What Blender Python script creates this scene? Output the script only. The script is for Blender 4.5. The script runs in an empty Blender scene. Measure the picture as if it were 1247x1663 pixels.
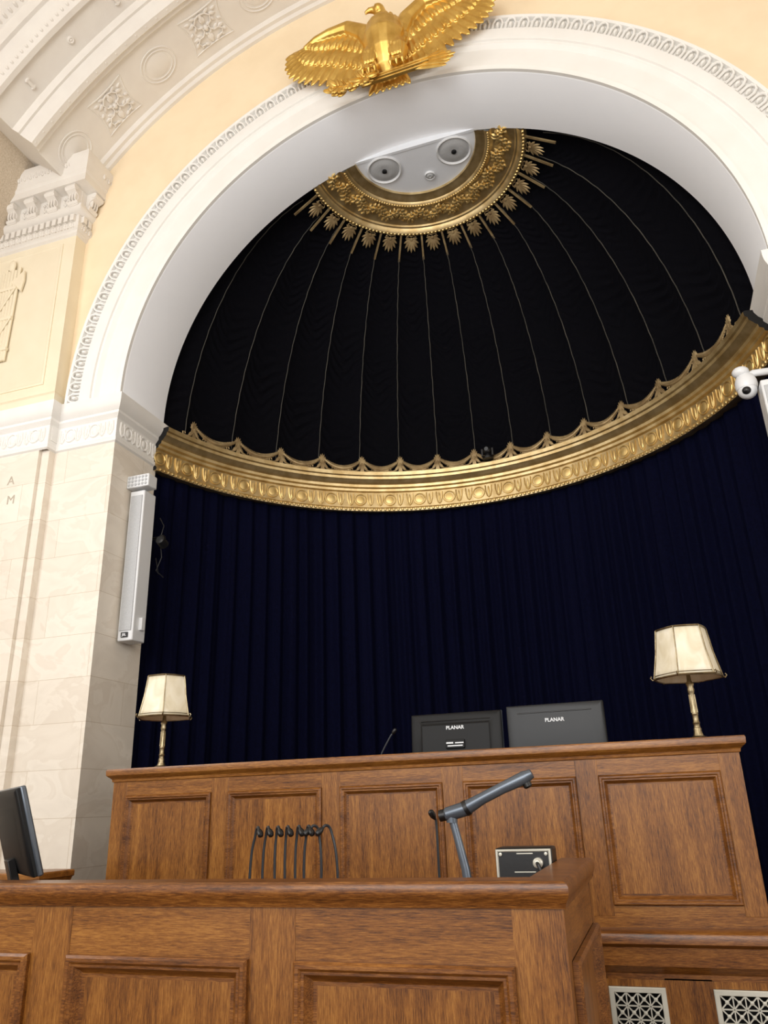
import bpy, bmesh, math, random
from mathutils import Matrix, Vector
random.seed(7)
E=1.6
CX=-1.182; CZ=2.97; D=4.3; DB=4.79; RA=2.25
pi=math.pi; sin=math.sin; cos=math.cos; rad=math.radians
ORG={}

# ------------------------------------------------------------ materials
def lin(c):
    return tuple([((x/255)/12.92 if x/255<=0.04045 else (((x/255)+0.055)/1.055)**2.4) for x in c])+(1,)
def base(name):
    m=bpy.data.materials.new(name); m.use_nodes=True
    nt=m.node_tree; b=nt.nodes['Principled BSDF']
    return m,nt,b
def mapped(nt,scale,coord='Object'):
    tc=nt.nodes.new('ShaderNodeTexCoord'); mp=nt.nodes.new('ShaderNodeMapping')
    mp.inputs['Scale'].default_value=scale
    nt.links.new(tc.outputs[coord],mp.inputs['Vector'])
    return mp.outputs['Vector']
def ramp(nt,fac,stops):
    r=nt.nodes.new('ShaderNodeValToRGB'); e=r.color_ramp.elements
    e[0].position=stops[0][0]; e[0].color=stops[0][1]
    e[1].position=stops[-1][0]; e[1].color=stops[-1][1]
    for p,c in stops[1:-1]:
        x=e.new(p); x.color=c
    nt.links.new(fac,r.inputs['Fac']); return r.outputs['Color']
def noise(nt,vec,scale,detail=4,dist=0,rough=.5):
    n=nt.nodes.new('ShaderNodeTexNoise'); n.inputs['Scale'].default_value=scale
    n.inputs['Detail'].default_value=detail; n.inputs['Distortion'].default_value=dist
    n.inputs['Roughness'].default_value=rough
    nt.links.new(vec,n.inputs['Vector']); return n.outputs['Fac']
def bump(nt,b,h,strength,dist=.01):
    bp=nt.nodes.new('ShaderNodeBump'); bp.inputs['Strength'].default_value=strength
    bp.inputs['Distance'].default_value=dist
    nt.links.new(h,bp.inputs['Height']); nt.links.new(bp.outputs['Normal'],b.inputs['Normal'])
def paint(name,c1,c2=None,rough=.6,metal=0,scale=5,bs=.1,bscale=60,spec=.5):
    m,nt,b=base(name); c2=c2 or tuple([int(x*.93) for x in c1])
    v=mapped(nt,(1,1,1)); f=noise(nt,v,scale,4)
    nt.links.new(ramp(nt,f,[(.35,lin(c2)),(.65,lin(c1))]),b.inputs['Base Color'])
    b.inputs['Roughness'].default_value=rough; b.inputs['Metallic'].default_value=metal
    b.inputs['Specular IOR Level'].default_value=spec
    if bs: bump(nt,b,noise(nt,v,bscale,3),bs,.004)
    return m
def wood(name,sc,dark=(72,38,10),mid=(124,76,27),light=(162,110,49)):
    m,nt,b=base(name); v=mapped(nt,sc)
    f1=noise(nt,v,1.4,6,.35,.6)
    v2=mapped(nt,tuple([x*8 for x in sc])); f2=noise(nt,v2,2.6,4,.2,.75)
    mx=nt.nodes.new('ShaderNodeMath'); mx.operation='MULTIPLY_ADD'; mx.inputs[1].default_value=.62
    nt.links.new(f2,mx.inputs[0]); 
    m2=nt.nodes.new('ShaderNodeMath'); m2.operation='MULTIPLY'; m2.inputs[1].default_value=.40
    nt.links.new(f1,m2.inputs[0]); nt.links.new(m2.outputs[0],mx.inputs[2])
    nt.links.new(ramp(nt,mx.outputs[0],[(.38,lin(dark)),(.51,lin(mid)),(.65,lin(light))]),b.inputs['Base Color'])
    b.inputs['Roughness'].default_value=.36; b.inputs['Specular IOR Level'].default_value=.35
    b.inputs['Coat Weight'].default_value=.22; b.inputs['Coat Roughness'].default_value=.2
    bump(nt,b,f2,.15,.002)
    return m
WH=wood('oak_horizontal',(1.2,16,16)); WV=wood('oak_vertical',(16,16,1.2))
WD=wood('oak_depth',(16,1.2,16))
WHD=wood('oak_dark_trim',(1.2,14,14),(62,32,8),(110,64,22),(152,100,44))
CREAM=paint('cream_plaster',(239,220,188),(235,215,182),.8)
CREAM2=paint('pale_cream_plaster',(230,219,194),(227,215,189),.8)
WHITE=paint('warm_white_plaster',(224,219,211),(219,213,205),.7)
WHITE2=paint('white_paint',(230,228,224),(226,224,219),.65)
SOFF=paint('pale_grey_paint',(236,238,242),(234,236,240),.6,scale=2)
STIP=paint('stippled_ceiling',(206,192,172),(188,172,150),.9,scale=90,bs=.6,bscale=120)
OCUL=paint('oculus_ceiling_white',(226,230,236),(222,226,232),.5)
GOLD=paint('gilded_gold',(236,212,152),(216,186,122),.5,1,scale=14,bs=.2,bscale=40)
EGOLD=paint('bright_gilded_gold',(234,198,114),(210,170,88),.42,1,scale=10,bs=.12,bscale=30)
GOLD2=paint('antique_gold',(226,206,160),(198,172,122),.5,1,scale=10,bs=.15,bscale=50)
BRONZE=paint('dull_bronze_gold',(172,150,110),(134,112,78),.5,.5,scale=12,bs=.2,bscale=60)
BRASS=paint('aged_brass',(176,162,132),(122,108,82),.36,1,scale=20,bs=.1)
CORD=paint('grey_gold_cord',(74,70,62),(50,48,43),.7)
BLK=paint('black_plastic',(16,16,18),(11,11,13),.4,bs=.05)
BLKM=paint('black_matte_metal',(20,21,24),(14,14,17),.45,bs=.1)
GNECK=paint('dark_grey_gooseneck',(52,55,60),(40,43,48),.35,.3,bs=.05)
SLATE=paint('slate_grey_plastic',(30,33,37),(26,29,33),.5,bs=.05)
SLATE2=paint('dark_charcoal_plastic',(12,13,15),(9,10,12),.55,bs=.05,spec=.3)
BLUEGREY=paint('silver_grey_metal',(108,116,126),(88,96,106),.3,.5,bs=.03)
WPL=paint('white_plastic',(218,220,222),(214,216,218),.35,bs=0)
GRILLE=paint('light_grey_perforated_metal',(186,188,190),(168,170,172),.5,scale=260,bs=.4,bscale=400)
STEEL=paint('brushed_silver_metal',(214,212,200),(190,188,176),.4,.3,bs=.05)
DARK=paint('painted_shade',(10,9,8),(6,5,5),.9,bs=0)  # near-black colour standing in for shade
INK=paint('engraved_grey',(186,176,160),(178,168,152),.9,bs=0)
LETW=paint('white_lettering',(225,228,232),(215,218,222),.6,bs=0)
FLOORM=paint('brown_carpet',(118,94,72),(100,78,58),.95,scale=60,bs=.5,bscale=200)

def velvet(name,c1,c2,sheen,tint):
    m,nt,b=base(name); v=mapped(nt,(1,1,1))
    nt.links.new(ramp(nt,noise(nt,v,60,3),[(.35,lin(c1)),(.65,lin(c2))]),b.inputs['Base Color'])
    b.inputs['Roughness'].default_value=.9; b.inputs['Specular IOR Level'].default_value=.05
    b.inputs['Sheen Weight'].default_value=sheen; b.inputs['Sheen Tint'].default_value=lin(tint)
    b.inputs['Sheen Roughness'].default_value=.35
    return m
NAVY=velvet('navy_velvet',(5,6,24),(7,9,32),.035,(60,75,200))
BLACKV=velvet('black_velvet',(7,7,11),(10,10,15),.05,(120,125,150))

def shade_mat():
    m,nt,b=base('marbled_cream_glass'); v=mapped(nt,(1,1,.5))
    nt.links.new(ramp(nt,noise(nt,v,12,5,1.2),[(.3,lin((208,196,166))),(.55,lin((226,217,194))),(.75,lin((234,228,212)))]),b.inputs['Base Color'])
    b.inputs['Roughness'].default_value=.4
    b.inputs['Subsurface Weight'].default_value=.12
    b.inputs['Subsurface Radius'].default_value=(.02,.02,.015)
    return m
SHADE=shade_mat()

def stone_mat():
    m,nt,b=base('pale_ashlar_stone')
    tc=nt.nodes.new('ShaderNodeTexCoord'); sp=nt.nodes.new('ShaderNodeSeparateXYZ')
    nt.links.new(tc.outputs['Object'],sp.inputs[0])
    ad=nt.nodes.new('ShaderNodeMath'); ad.operation='ADD'
    nt.links.new(sp.outputs[0],ad.inputs[0]); nt.links.new(sp.outputs[1],ad.inputs[1])
    cb=nt.nodes.new('ShaderNodeCombineXYZ')
    nt.links.new(ad.outputs[0],cb.inputs[0]); nt.links.new(sp.outputs[2],cb.inputs[1])
    br=nt.nodes.new('ShaderNodeTexBrick'); br.offset=.5
    br.inputs['Scale'].default_value=1; br.inputs['Brick Width'].default_value=.78
    br.inputs['Row Height'].default_value=.292; br.inputs['Mortar Size'].default_value=.0017
    br.inputs['Mortar Smooth'].default_value=.1; br.inputs['Bias'].default_value=0
    br.inputs['Color1'].default_value=lin((231,224,213)); br.inputs['Color2'].default_value=lin((224,216,204))
    br.inputs['Mortar'].default_value=lin((200,187,168))
    nt.links.new(cb.outputs[0],br.inputs['Vector'])
    v=mapped(nt,(1,1,1.6)); f=noise(nt,v,2.6,7,1.2)
    col=ramp(nt,f,[(.3,lin((245,243,240))),(.48,lin((255,254,252))),(.52,lin((246,243,239))),(.66,lin((252,250,247)))])
    mx=nt.nodes.new('ShaderNodeMix'); mx.data_type='RGBA'; mx.blend_type='MULTIPLY'
    mx.inputs[0].default_value=1
    nt.links.new(br.outputs['Color'],mx.inputs[6]); nt.links.new(col,mx.inputs[7])
    nt.links.new(mx.outputs[2],b.inputs['Base Color'])
    b.inputs['Roughness'].default_value=.5
    bump(nt,b,noise(nt,v,30,4),.05,.003)
    return m
STONE=stone_mat()

# ------------------------------------------------------------ mesh builder
class MB:
    def __init__(s): s.v=[]; s.f=[]; s.m=[]; s.mi=0; s.M=None
    def add(s,vs,fs,M=None):
        o=len(s.v)
        for p in vs:
            p=Vector(p)
            if M is not None: p=M@p
            s.v.append(p)
        for f in fs:
            s.f.append([i+o for i in f]); s.m.append(s.mi)
    def box(s,x0,x1,y0,y1,z0,z1,M=None):
        vs=[(x,y,z) for z in (z0,z1) for y in (y0,y1) for x in (x0,x1)]
        s.add(vs,[(0,2,3,1),(4,5,7,6),(0,1,5,4),(2,6,7,3),(0,4,6,2),(1,3,7,5)],M)
    def grid(s,rows,M=None,closeu=False):
        nu=len(rows); nv=len(rows[0]); vs=[p for r in rows for p in r]; fs=[]
        for i in range(nu-1):
            for j in range(nv-1 if not closeu else nv):
                k=(j+1)%nv
                fs.append((i*nv+j,i*nv+k,(i+1)*nv+k,(i+1)*nv+j))
        s.add(vs,fs,M)
    def tube(s,pts,r,n=8,M=None,caps=True):
        pts=[Vector(p) for p in pts]; N=len(pts)
        rs=r if isinstance(r,(list,tuple)) else [r]*N
        t0=(pts[1]-pts[0]).normalized()
        u=t0.orthogonal().normalized(); vs=[];
        for i in range(N):
            t=(pts[min(i+1,N-1)]-pts[max(i-1,0)]).normalized()
            u=(u-t*u.dot(t)).normalized(); w=t.cross(u)
            for k in range(n):
                a=2*pi*k/n; vs.append(pts[i]+(u*cos(a)+w*sin(a))*rs[i])
        fs=[]
        for i in range(N-1):
            for k in range(n):
                fs.append((i*n+k,i*n+(k+1)%n,(i+1)*n+(k+1)%n,(i+1)*n+k))
        if caps:
            fs.append(tuple(range(n))); fs.append(tuple((N-1)*n+k for k in range(n)))
        s.add(vs,fs,M)
    def lathe(s,prof,n=24,M=None,caps=True,a0=0,flat=False):
        vs=[]
        for r,z in prof:
            for k in range(n):
                a=a0+2*pi*k/n; vs.append((r*cos(a),r*sin(a),z))
        N=len(prof); fs=[]
        for i in range(N-1):
            for k in range(n):
                fs.append((i*n+k,i*n+(k+1)%n,(i+1)*n+(k+1)%n,(i+1)*n+k))
        if caps:
            fs.append(tuple(range(n))); fs.append(tuple((N-1)*n+k for k in range(n)))
        s.add(vs,fs,M)
    def ell(s,c,r,M=None,n=10,m=6):
        vs=[]; 
        for i in range(m+1):
            a=-pi/2+pi*i/m
            for k in range(n):
                b=2*pi*k/n
                vs.append((c[0]+r[0]*cos(a)*cos(b),c[1]+r[1]*cos(a)*sin(b),c[2]+r[2]*sin(a)))
        fs=[]
        for i in range(m):
            for k in range(n):
                fs.append((i*n+k,i*n+(k+1)%n,(i+1)*n+(k+1)%n,(i+1)*n+k))
        s.add(vs,fs,M)
    def prism(s,out,d,M=None,inset=.85):
        n=len(out); cx=sum(p[0] for p in out)/n; cy=sum(p[1] for p in out)/n
        vs=[(x,y,0) for x,y in out]+[(x,y,d*.6) for x,y in out]+[(cx+(x-cx)*inset,cy+(y-cy)*inset,d) for x,y in out]
        fs=[tuple(range(n)),tuple(2*n+k for k in range(n))]
        for l in range(2):
            for k in range(n):
                fs.append((l*n+k,l*n+(k+1)%n,(l+1)*n+(k+1)%n,(l+1)*n+k))
        s.add(vs,fs,M)
    def leaf(s,base,tip,w,d,M=None,n=8,curl=0):
        bx,by=base; tx,ty=tip; L=math.hypot(tx-bx,ty-by); ux,uy=(tx-bx)/L,(ty-by)/L
        rows=[]
        for i in range(n+1):
            t=i/n; ww=w*.5*(sin(pi*min(1,t*.92+.08))**.6)
            row=[]
            for k,(q,h) in enumerate(((-1,0),(-.55,.7),(0,1),(.55,.7),(1,0))):
                hh=d*h*(.35+.65*sin(pi*min(1,.15+t*.85)))
                if k==2: hh*=.75
                off=curl*sin(t*pi)
                row.append((bx+ux*L*t-uy*(ww*q+off),by+uy*L*t+ux*(ww*q+off),hh))
            rows.append(row)
        s.grid(rows,M)
    def build(s,name,mats,parent=None,origin=None,local=False,smooth=35,bevel=0,merge=True):
        if not isinstance(mats,(list,tuple)): mats=[mats]
        me=bpy.data.meshes.new(name)
        if parent is not None and not local: o=Vector(ORG[parent.name])
        elif origin is not None and not local: o=Vector(origin)
        else: o=Vector((0,0,0))
        me.from_pydata([tuple(p-o) for p in s.v],[],s.f)
        for m in mats: me.materials.append(m)
        for p,i in zip(me.polygons,s.m): p.material_index=i
        bm=bmesh.new(); bm.from_mesh(me)
        if merge: bmesh.ops.remove_doubles(bm,verts=bm.verts,dist=1e-5)
        bmesh.ops.recalc_face_normals(bm,faces=bm.faces)
        bm.to_mesh(me); bm.free()
        if smooth:
            for p in me.polygons: p.use_smooth=True
            me.set_sharp_from_angle(angle=rad(smooth))
        ob=bpy.data.objects.new(name,me); bpy.context.scene.collection.objects.link(ob)
        if parent is not None: ob.parent=parent
        else:
            ob.location=o+Vector((0,0,E)); ORG[ob.name]=o
        if bevel:
            b=ob.modifiers.new('bevel','BEVEL'); b.width=bevel; b.segments=2; b.limit_method='ANGLE'; b.angle_limit=rad(40)
        return ob
def root(name,loc,label,cat,group=None,rot=(0,0,0)):
    e=bpy.data.objects.new(name,None); e.empty_display_size=.05
    bpy.context.scene.collection.objects.link(e)
    e.location=Vector(loc)+Vector((0,0,E)); e.rotation_euler=rot; ORG[e.name]=Vector(loc)
    e['label']=label; e['category']=cat
    if group: e['group']=group
    return e
def tag(o,label,cat,group=None):
    o['label']=label; o['category']=cat
    if group: o['group']=group
def struct(o): o['kind']='structure'; return o
def dup(src,loc,rotz=None,label=None,rot=None):
    n=src.copy(); bpy.context.scene.collection.objects.link(n)
    n.location=Vector(loc)+Vector((0,0,E))
    if rot is not None: n.rotation_euler=rot
    elif rotz is not None: n.rotation_euler=(0,0,rotz)
    if label: n['label']=label
    kids=list(src.children_recursive)
    pars=[c.parent for c in kids]
    mp={src.name:n}
    for c in kids:
        k=c.copy(); bpy.context.scene.collection.objects.link(k)
        mp[c.name]=k
    for c,p in zip(kids,pars):
        mp[c.name].parent=mp[p.name]
    return n
def text(s,size,mat,parent,loc,rot,name='lettering',ext=.001,bold=0):
    c=bpy.data.curves.new(name,'FONT'); c.body=s; c.size=size; c.extrude=ext; c.offset=bold
    c.align_x='CENTER'; c.align_y='CENTER'
    t=bpy.data.objects.new(name+'_tmp',c); bpy.context.scene.collection.objects.link(t)
    bpy.context.view_layer.update()
    me=bpy.data.meshes.new_from_object(t.evaluated_get(bpy.context.evaluated_depsgraph_get()))
    bpy.data.objects.remove(t)
    o=bpy.data.objects.new(name,me); bpy.context.scene.collection.objects.link(o)
    me.materials.clear(); me.materials.append(mat)
    o.rotation_euler=rot
    if parent: o.parent=parent; o.location=loc
    else: o.location=Vector(loc)+Vector((0,0,E))
    return o
def frame(o,x,y,z):
    return Matrix(((x[0],y[0],z[0],o[0]),(x[1],y[1],z[1],o[1]),(x[2],y[2],z[2],o[2]),(0,0,0,1)))
def arcsweep(mb,prof,a0=0,a1=pi,n=120,cz=CZ,caps=False):
    rows=[]
    for i in range(n+1):
        a=a0+(a1-a0)*i/n
        rows.append([(CX+r*cos(a),y,cz+r*sin(a)) for r,y in prof])
    mb.grid(rows)
    if caps:
        for r in (rows[0],rows[-1]): mb.add(r,[tuple(range(len(r)))])
def plansweep(mb,path,prof):
    P=[Vector(p) for p in path]; N=len(P); offs=[]
    for i in range(N):
        ds=[]
        if i>0: ds.append((P[i]-P[i-1]).normalized())
        if i<N-1: ds.append((P[i+1]-P[i]).normalized())
        ns=[Vector((d.y,-d.x)) for d in ds]
        if len(ns)==1: offs.append(ns[0])
        else:
            b=ns[0]+ns[1]; offs.append(b/(b.dot(ns[0])))
    rows=[[(P[i].x+offs[i].x*o,P[i].y+offs[i].y*o,z) for o,z in prof] for i in range(N)]
    mb.grid(rows)
def rf(mb,M,w,h,prof,fill=True):
    vs=[];fs=[]
    for d,o in prof:
        a=w/2-d;b=h/2-d; vs+=[(-a,-o,-b),(a,-o,-b),(a,-o,b),(-a,-o,b)]
    for i in range(len(prof)-1):
        for k in range(4): fs.append((4*i+k,4*i+(k+1)%4,4*i+4+(k+1)%4,4*i+4+k))
    if fill: n=4*(len(prof)-1); fs.append((n,n+1,n+2,n+3))
    mb.add(vs,fs,M)

# ------------------------------------------------------------ ROOM SHELL
XL=-5.18; XR=2.82; ZF=-1.6
XI=CX-RA-.03; XIR=CX+RA+.03
mb=MB(); mb.box(XL-.2,XR+.2,-4.2,6.9,ZF-.1,ZF); struct(mb.build('floor',FLOORM,smooth=0))
mb=MB()
rows=[]
for i in range(121):
    a=pi*i/120
    rows.append([(CX+r*cos(a),y,CZ+r*sin(a)) for r,y in ((RA,4.3),(4.3,4.3),(4.3,DB),(RA,DB),(RA,4.3))])
mb.grid(rows)
struct(mb.build('wall_back',CREAM))
mb=MB()
rows=[]
for i in range(121):
    a=pi*i/120
    rows.append([(CX+r*cos(a),y,CZ+r*sin(a)) for r,y in ((RA,4.262),(RA-.004,4.27),(RA-.004,DB+.01),(RA+.03,DB+.01))])
mb.grid(rows); struct(mb.build('trim_1',SOFF))
def pier(name,x0,x1):
    mb=MB(); mb.box(x0,x1,4.27,DB,ZF,2.70)
    return struct(mb.build(name,STONE,smooth=0))
pier('wall_left_pier',-4.02,XI); pier('wall_right_pier',XIR,1.66)
mb=MB(); mb.box(XL,-4.07,4.18,DB,ZF,2.70); struct(mb.build('wall_left_pilaster',STONE,smooth=0))
mb=MB(); mb.box(-4.069,-4.0,4.21,DB-.01,ZF,2.70); struct(mb.build('wall_left_pilaster_edge',STONE,smooth=0))
mb=MB(); mb.box(1.64,XR,4.18,DB,ZF,2.70); struct(mb.build('wall_right_pilaster',STONE,smooth=0))
mb=MB(); mb.box(XL-.2,XL,-4.2,DB,ZF,CZ+.1); struct(mb.build('wall_left',STONE,smooth=0))
mb=MB(); mb.box(XR,XR+.2,-4.2,DB,ZF,CZ+.1); struct(mb.build('wall_right',STONE,smooth=0))

# archivolt
mb=MB()
arcsweep(mb,[(RA,4.27),(RA,4.235),(RA+.035,4.23),(RA+.04,4.245),(RA+.20,4.245),(RA+.23,4.22),(RA+.25,4.22),(RA+.255,4.205),(RA+.27,4.20),(RA+.35,4.20),(RA+.355,4.235),(RA+.37,4.24),(RA+.46,4.24),(RA+.465,4.21),(RA+.485,4.205),(RA+.495,4.22),(RA+.5,4.30)])
NL=82
for i in range(NL):
    a=pi*(i+.5)/NL; r=RA+.415
    t=(-sin(a),0,cos(a)); rr=(cos(a),0,sin(a)); M=frame((CX+r*cos(a),4.236,CZ+r*sin(a)),t,rr,(0,-1,0))
    mb.tube([(-.034,-.042,.004),(-.036,.01,.016),(-.022,.036,.024),(0,.044,.026),(.022,.036,.024),(.036,.01,.016),(.034,-.042,.004)],.009,6,M)
    mb.ell((0,-.004,.006),(.017,.028,.024),M,8,5)
struct(mb.build('trim_2',WHITE2))

# imposts
IPROF=[(0,2.60),(.015,2.61),(.015,2.635),(.005,2.645),(.005,2.80),(.02,2.815),(.035,2.83),(.035,2.85),(.06,2.87),(.08,2.90),(.085,2.93),(.085,2.965),(-.05,2.975)]
def frieze_flat(mb,p0,p1,z,n,h,sc=1):
    p0=Vector(p0);p1=Vector(p1); d=(p1-p0); L=d.length; d.normalize(); nn=Vector((d.y,-d.x))
    for i in range(n):
        q=p0+(p1-p0)*((i+.5)/n)
        M=frame((q.x+nn.x*h,q.y+nn.y*h,z),(d.x,d.y,0),(0,0,1),(nn.x,nn.y,0))
        if i%3==1:
            c=[(.045*sc*cos(2*pi*k/20),.052*sc*sin(2*pi*k/20)) for k in range(20)]
            mb.tube([(x,y,.003) for x,y in c]+[(c[0][0],c[0][1],.003)],.008*sc,5,M,False)
            mb.ell((0,0,0),(.03*sc,.036*sc,.012),M,10,4)
        else:
            mb.tube([(-.02*sc,.055*sc,.002),(-.024*sc,-.01*sc,.002),(-.014*sc,-.045*sc,.002),(0,-.055*sc,.002),(.014*sc,-.045*sc,.002),(.024*sc,-.01*sc,.002),(.02*sc,.055*sc,.002)],.007*sc,5,M)
            mb.ell((0,0,0),(.009*sc,.04*sc,.008),M,6,4)
mb=MB(); plansweep(mb,[(XL,4.18),(-4.0,4.18),(-4.0,4.27),(XI,4.27),(XI,DB+.02)],IPROF)
frieze_flat(mb,(XL+.1,4.18),(-4.02,4.18),2.725,15,.005); frieze_flat(mb,(-3.98,4.27),(XI-.01,4.27),2.725,7,.005); frieze_flat(mb,(XI,4.30),(XI,DB-.02),2.725,7,.005)
mb.box(XL,-3.99,4.2,DB,2.68,2.97); mb.box(-4.0,XI-.001,4.28,DB,2.68,2.97)
struct(mb.build('trim_3',WHITE2))
mb=MB(); plansweep(mb,[(XIR,DB+.02),(XIR,4.27),(1.64,4.27),(1.64,4.18),(XR,4.18)],IPROF)
frieze_flat(mb,(XIR,DB-.02),(XIR,4.30),2.725,7,.005); frieze_flat(mb,(XIR+.01,4.27),(1.62,4.27),2.725,7,.005)
mb.box(1.63,XR,4.2,DB,2.68,2.97); mb.box(XIR+.001,1.64,4.28,DB,2.68,2.97)
struct(mb.build('trim_4',WHITE2))

# upper pilasters + cornice
CP=[(0,4.60),(.02,4.615),(.02,4.64),(.045,4.66),(.05,4.70),(.02,4.72),(.02,4.80),(.05,4.81),(.075,4.84),(.075,4.865),(.05,4.87),(.05,5.02),(.15,5.03),(.15,5.10),(.165,5.12),(.165,5.14),(.19,5.19),(.205,5.24),(.205,5.285),(-.1,5.30)]
for side in (0,1):
    mb=MB(); 
    x0,x1=XL,-4.0
    if side: x0,x1=2*CX+4.0,2*CX-XL
    mb.box(x0,x1,4.18,4.32,2.97,4.62)
    if not side: path=[(x0,4.18),(x1,4.18),(x1,4.3)]
    else: path=[(x0,4.3),(x0,4.18),(x1,4.18)]
    plansweep(mb,path,[(.04,2.97),(.04,3.05),(.02,3.08),(0,3.10)])
    M=Matrix.Translation(((x0+x1)/2,4.18,3.86))
    w=x1-x0-.24
    rf(mb,M,w,1.36,[(0,0),(0,.008),(.014,.012),(.028,.006),(.04,.002)])
    struct(mb.build('wall_%s_upper_pilaster'%('right' if side else 'left'),CREAM2,smooth=30))
    mb=MB(); plansweep(mb,path,CP); mb.box(x0,x1,4.19,4.3,4.61,5.29)
    segs=[((x0,4.18),(x1,4.18))]+([((x1,4.18),(x1,4.3))] if not side else [((x0,4.3),(x0,4.18))])
    for a,b in segs:
        a=Vector(a);b=Vector(b);d=b-a;L=d.length;d.normalize();nn=Vector((d.y,-d.x))
        nb=max(1,round(L/.21))
        for i in range(nb):
            t=1-(i*.215+.0)/L
            q=a+d*L*t
            if L<.5: q=a+d*L*.45
            M=frame((q.x+nn.x*.05,q.y+nn.y*.05,4.94),(d.x,d.y,0),(0,0,1),(nn.x,nn.y,0))
            wd=.045
            pr=[(0,-.085),(.03,-.09),(.045,-.07),(.03,-.04),(.035,0),(.07,.02),(.09,.03),(.10,.055),(.09,.085),(0,.085)]
            vs=[(x,h,o) for x in (-wd,wd) for o,h in pr]; n=len(pr)
            fs=[tuple(range(n)),tuple(n+k for k in range(n))]+[(k,(k+1)%n,n+(k+1)%n,n+k) for k in range(n)]
            mb.add(vs,fs,M)
            mb.tube([(-wd-.006,.055,.075),(wd+.006,.055,.075)],.026,10,M); mb.tube([(-wd-.006,-.065,.03),(wd+.006,-.065,.03)],.02,10,M)
            for sx in (-.028,0,.028): mb.ell((sx,-.01,.042),(.012,.055,.022),M,6,4)
            M3=frame((q.x-d.x*.107+nn.x*.05,q.y-d.y*.107+nn.y*.05,4.95),(d.x,d.y,0),(0,0,1),(nn.x,nn.y,0))
            if L>.5:
                for k in range(6):
                    mb.ell((.022*cos(k*pi/3),.022*sin(k*pi/3),.005),(.013,.013,.012),M3,6,4)
                for sx in (-1,1): mb.leaf((0,-.06),(.035*sx,.03),.03,.02,M3,5)
        nl=max(2,round(L/.062))
        for i in range(nl):
            q=a+d*L*((i+.5)/nl)
            M=frame((q.x+nn.x*.045,q.y+nn.y*.045,4.68),(d.x,d.y,0),(0,0,1),(nn.x,nn.y,0))
            mb.ell((0,0,0),(.018,.03,.014),M,8,4); 
            mb.tube([(-.026,-.028,0),(-.026,.01,.006),(0,.034,.008),(.026,.01,.006),(.026,-.028,0)],.005,4,M)
            M=frame((q.x+nn.x*.02,q.y+nn.y*.02,4.765),(d.x,d.y,0),(0,0,1),(nn.x,nn.y,0))
            mb.box(-.02,.02,-.032,.032,0,.028,M)
            M=frame((q.x+nn.x*.19,q.y+nn.y*.19,5.20),(d.x,d.y,0),(0,0,1),(nn.x,nn.y,0))
            mb.ell((0,0,0),(.016,.03,.014),M,8,4); mb.ell((.031,0,0),(.005,.026,.01),M,5,3)
    struct(mb.build('trim_%d'%(5+side),WHITE))

# fasces relief
def fasces(name,x):
    r=root(name,(x,4.165,3.45),'pale plaster bundle-of-rods relief with axe on pilaster','relief')
    mb=MB()
    for i in range(6):
        xx=(i-2.5)*.026
        mb.tube([(xx,-.006-.008*cos((i-2.5)/3*1.4),.03),(xx*1.25,-.006-.008*cos((i-2.5)/3*1.4),.92+.03*(i%2))],.0145,6)
    mb.build('rod_bundle',CREAM2,r,local=True)
    mb=MB()
    for z in (.12,.42,.72): mb.box(-.088,.088,-.032,0,z,z+.03)
    mb.tube([(-.08,-.030,.16),(.08,-.030,.42)],.008,5); mb.tube([(-.08,-.030,.46),(.08,-.030,.72)],.008,5)
    mb.build('strap',CREAM2,r,local=True,bevel=.004)
    mb=MB(); mb.prism([(.0,.80),(.08,.85),(.14,.90),(.15,.80),(.13,.69),(.07,.75)],.024,Matrix(((1,0,0,0),(0,0,-1,0),(0,1,0,0),(0,0,0,1)))); mb.ell((0,-.015,.98),(.035,.02,.06))
    mb.build('axe_head',CREAM2,r,local=True)
    return r
fasces('relief_ornament',-4.61)
for ch,x,z in (('A',-4.295,2.385),('M',-4.27,2.225)):
    o=text(ch,.10,INK,None,(x,4.179,z),(pi/2,0,0),'engraved_letter',.0015)
    o['label']='capital letter %s cut into pale stone pilaster'%ch; o['category']='letter'

# vault rib + ceiling
mb=MB()
A0=rad(36.5); A1=pi-A0
RV=3.6
arcsweep(mb,[(RV+.5,4.31),(RV-.03,4.30),(RV-.03,4.27),(RV-.01,4.25),(RV-.01,4.22),(RV+.02,4.20),(RV+.02,3.74),(RV-.01,3.72),(RV-.01,3.69),(RV-.035,3.67),(RV-.035,3.62),(RV,3.60),(RV+.03,3.58),(RV+.05,3.56),(RV+.05,3.54),(RV+.11,3.52),(RV+.12,3.30),(RV+.09,3.29),(RV+.09,3.25),(RV+.13,3.22),(RV+.19,3.20),(RV+.22,3.16),(RV+.22,3.13),(RV+.30,3.10),(RV+.33,3.04),(RV+.40,3.03),(RV+.42,2.99)],A0,A1,110,caps=True)
def sof(r,a,y):
    return frame((CX+r*cos(a),y,CZ+r*sin(a)),(-sin(a),0,cos(a)),(0,1,0),(-cos(a),0,-sin(a)))
SP=rad(16.2)
for k in range(-4,5):
    a=pi/2+rad(17.2)+(k)*SP
    if a>A1-.05 or a<A0+.05: continue
    M=sof(RV+.02,a,3.97)
    for (ra,rb_,rt) in ((.165,.135,.007),(.135,.108,.005)):
        c=[(ra*cos(2*pi*j/40),rb_*sin(2*pi*j/40),.002) for j in range(41)]
        mb.tube(c,rt,6,M,False)
    mb.ell((0,0,0),(.115,.09,.010),M,24,5)
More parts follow.
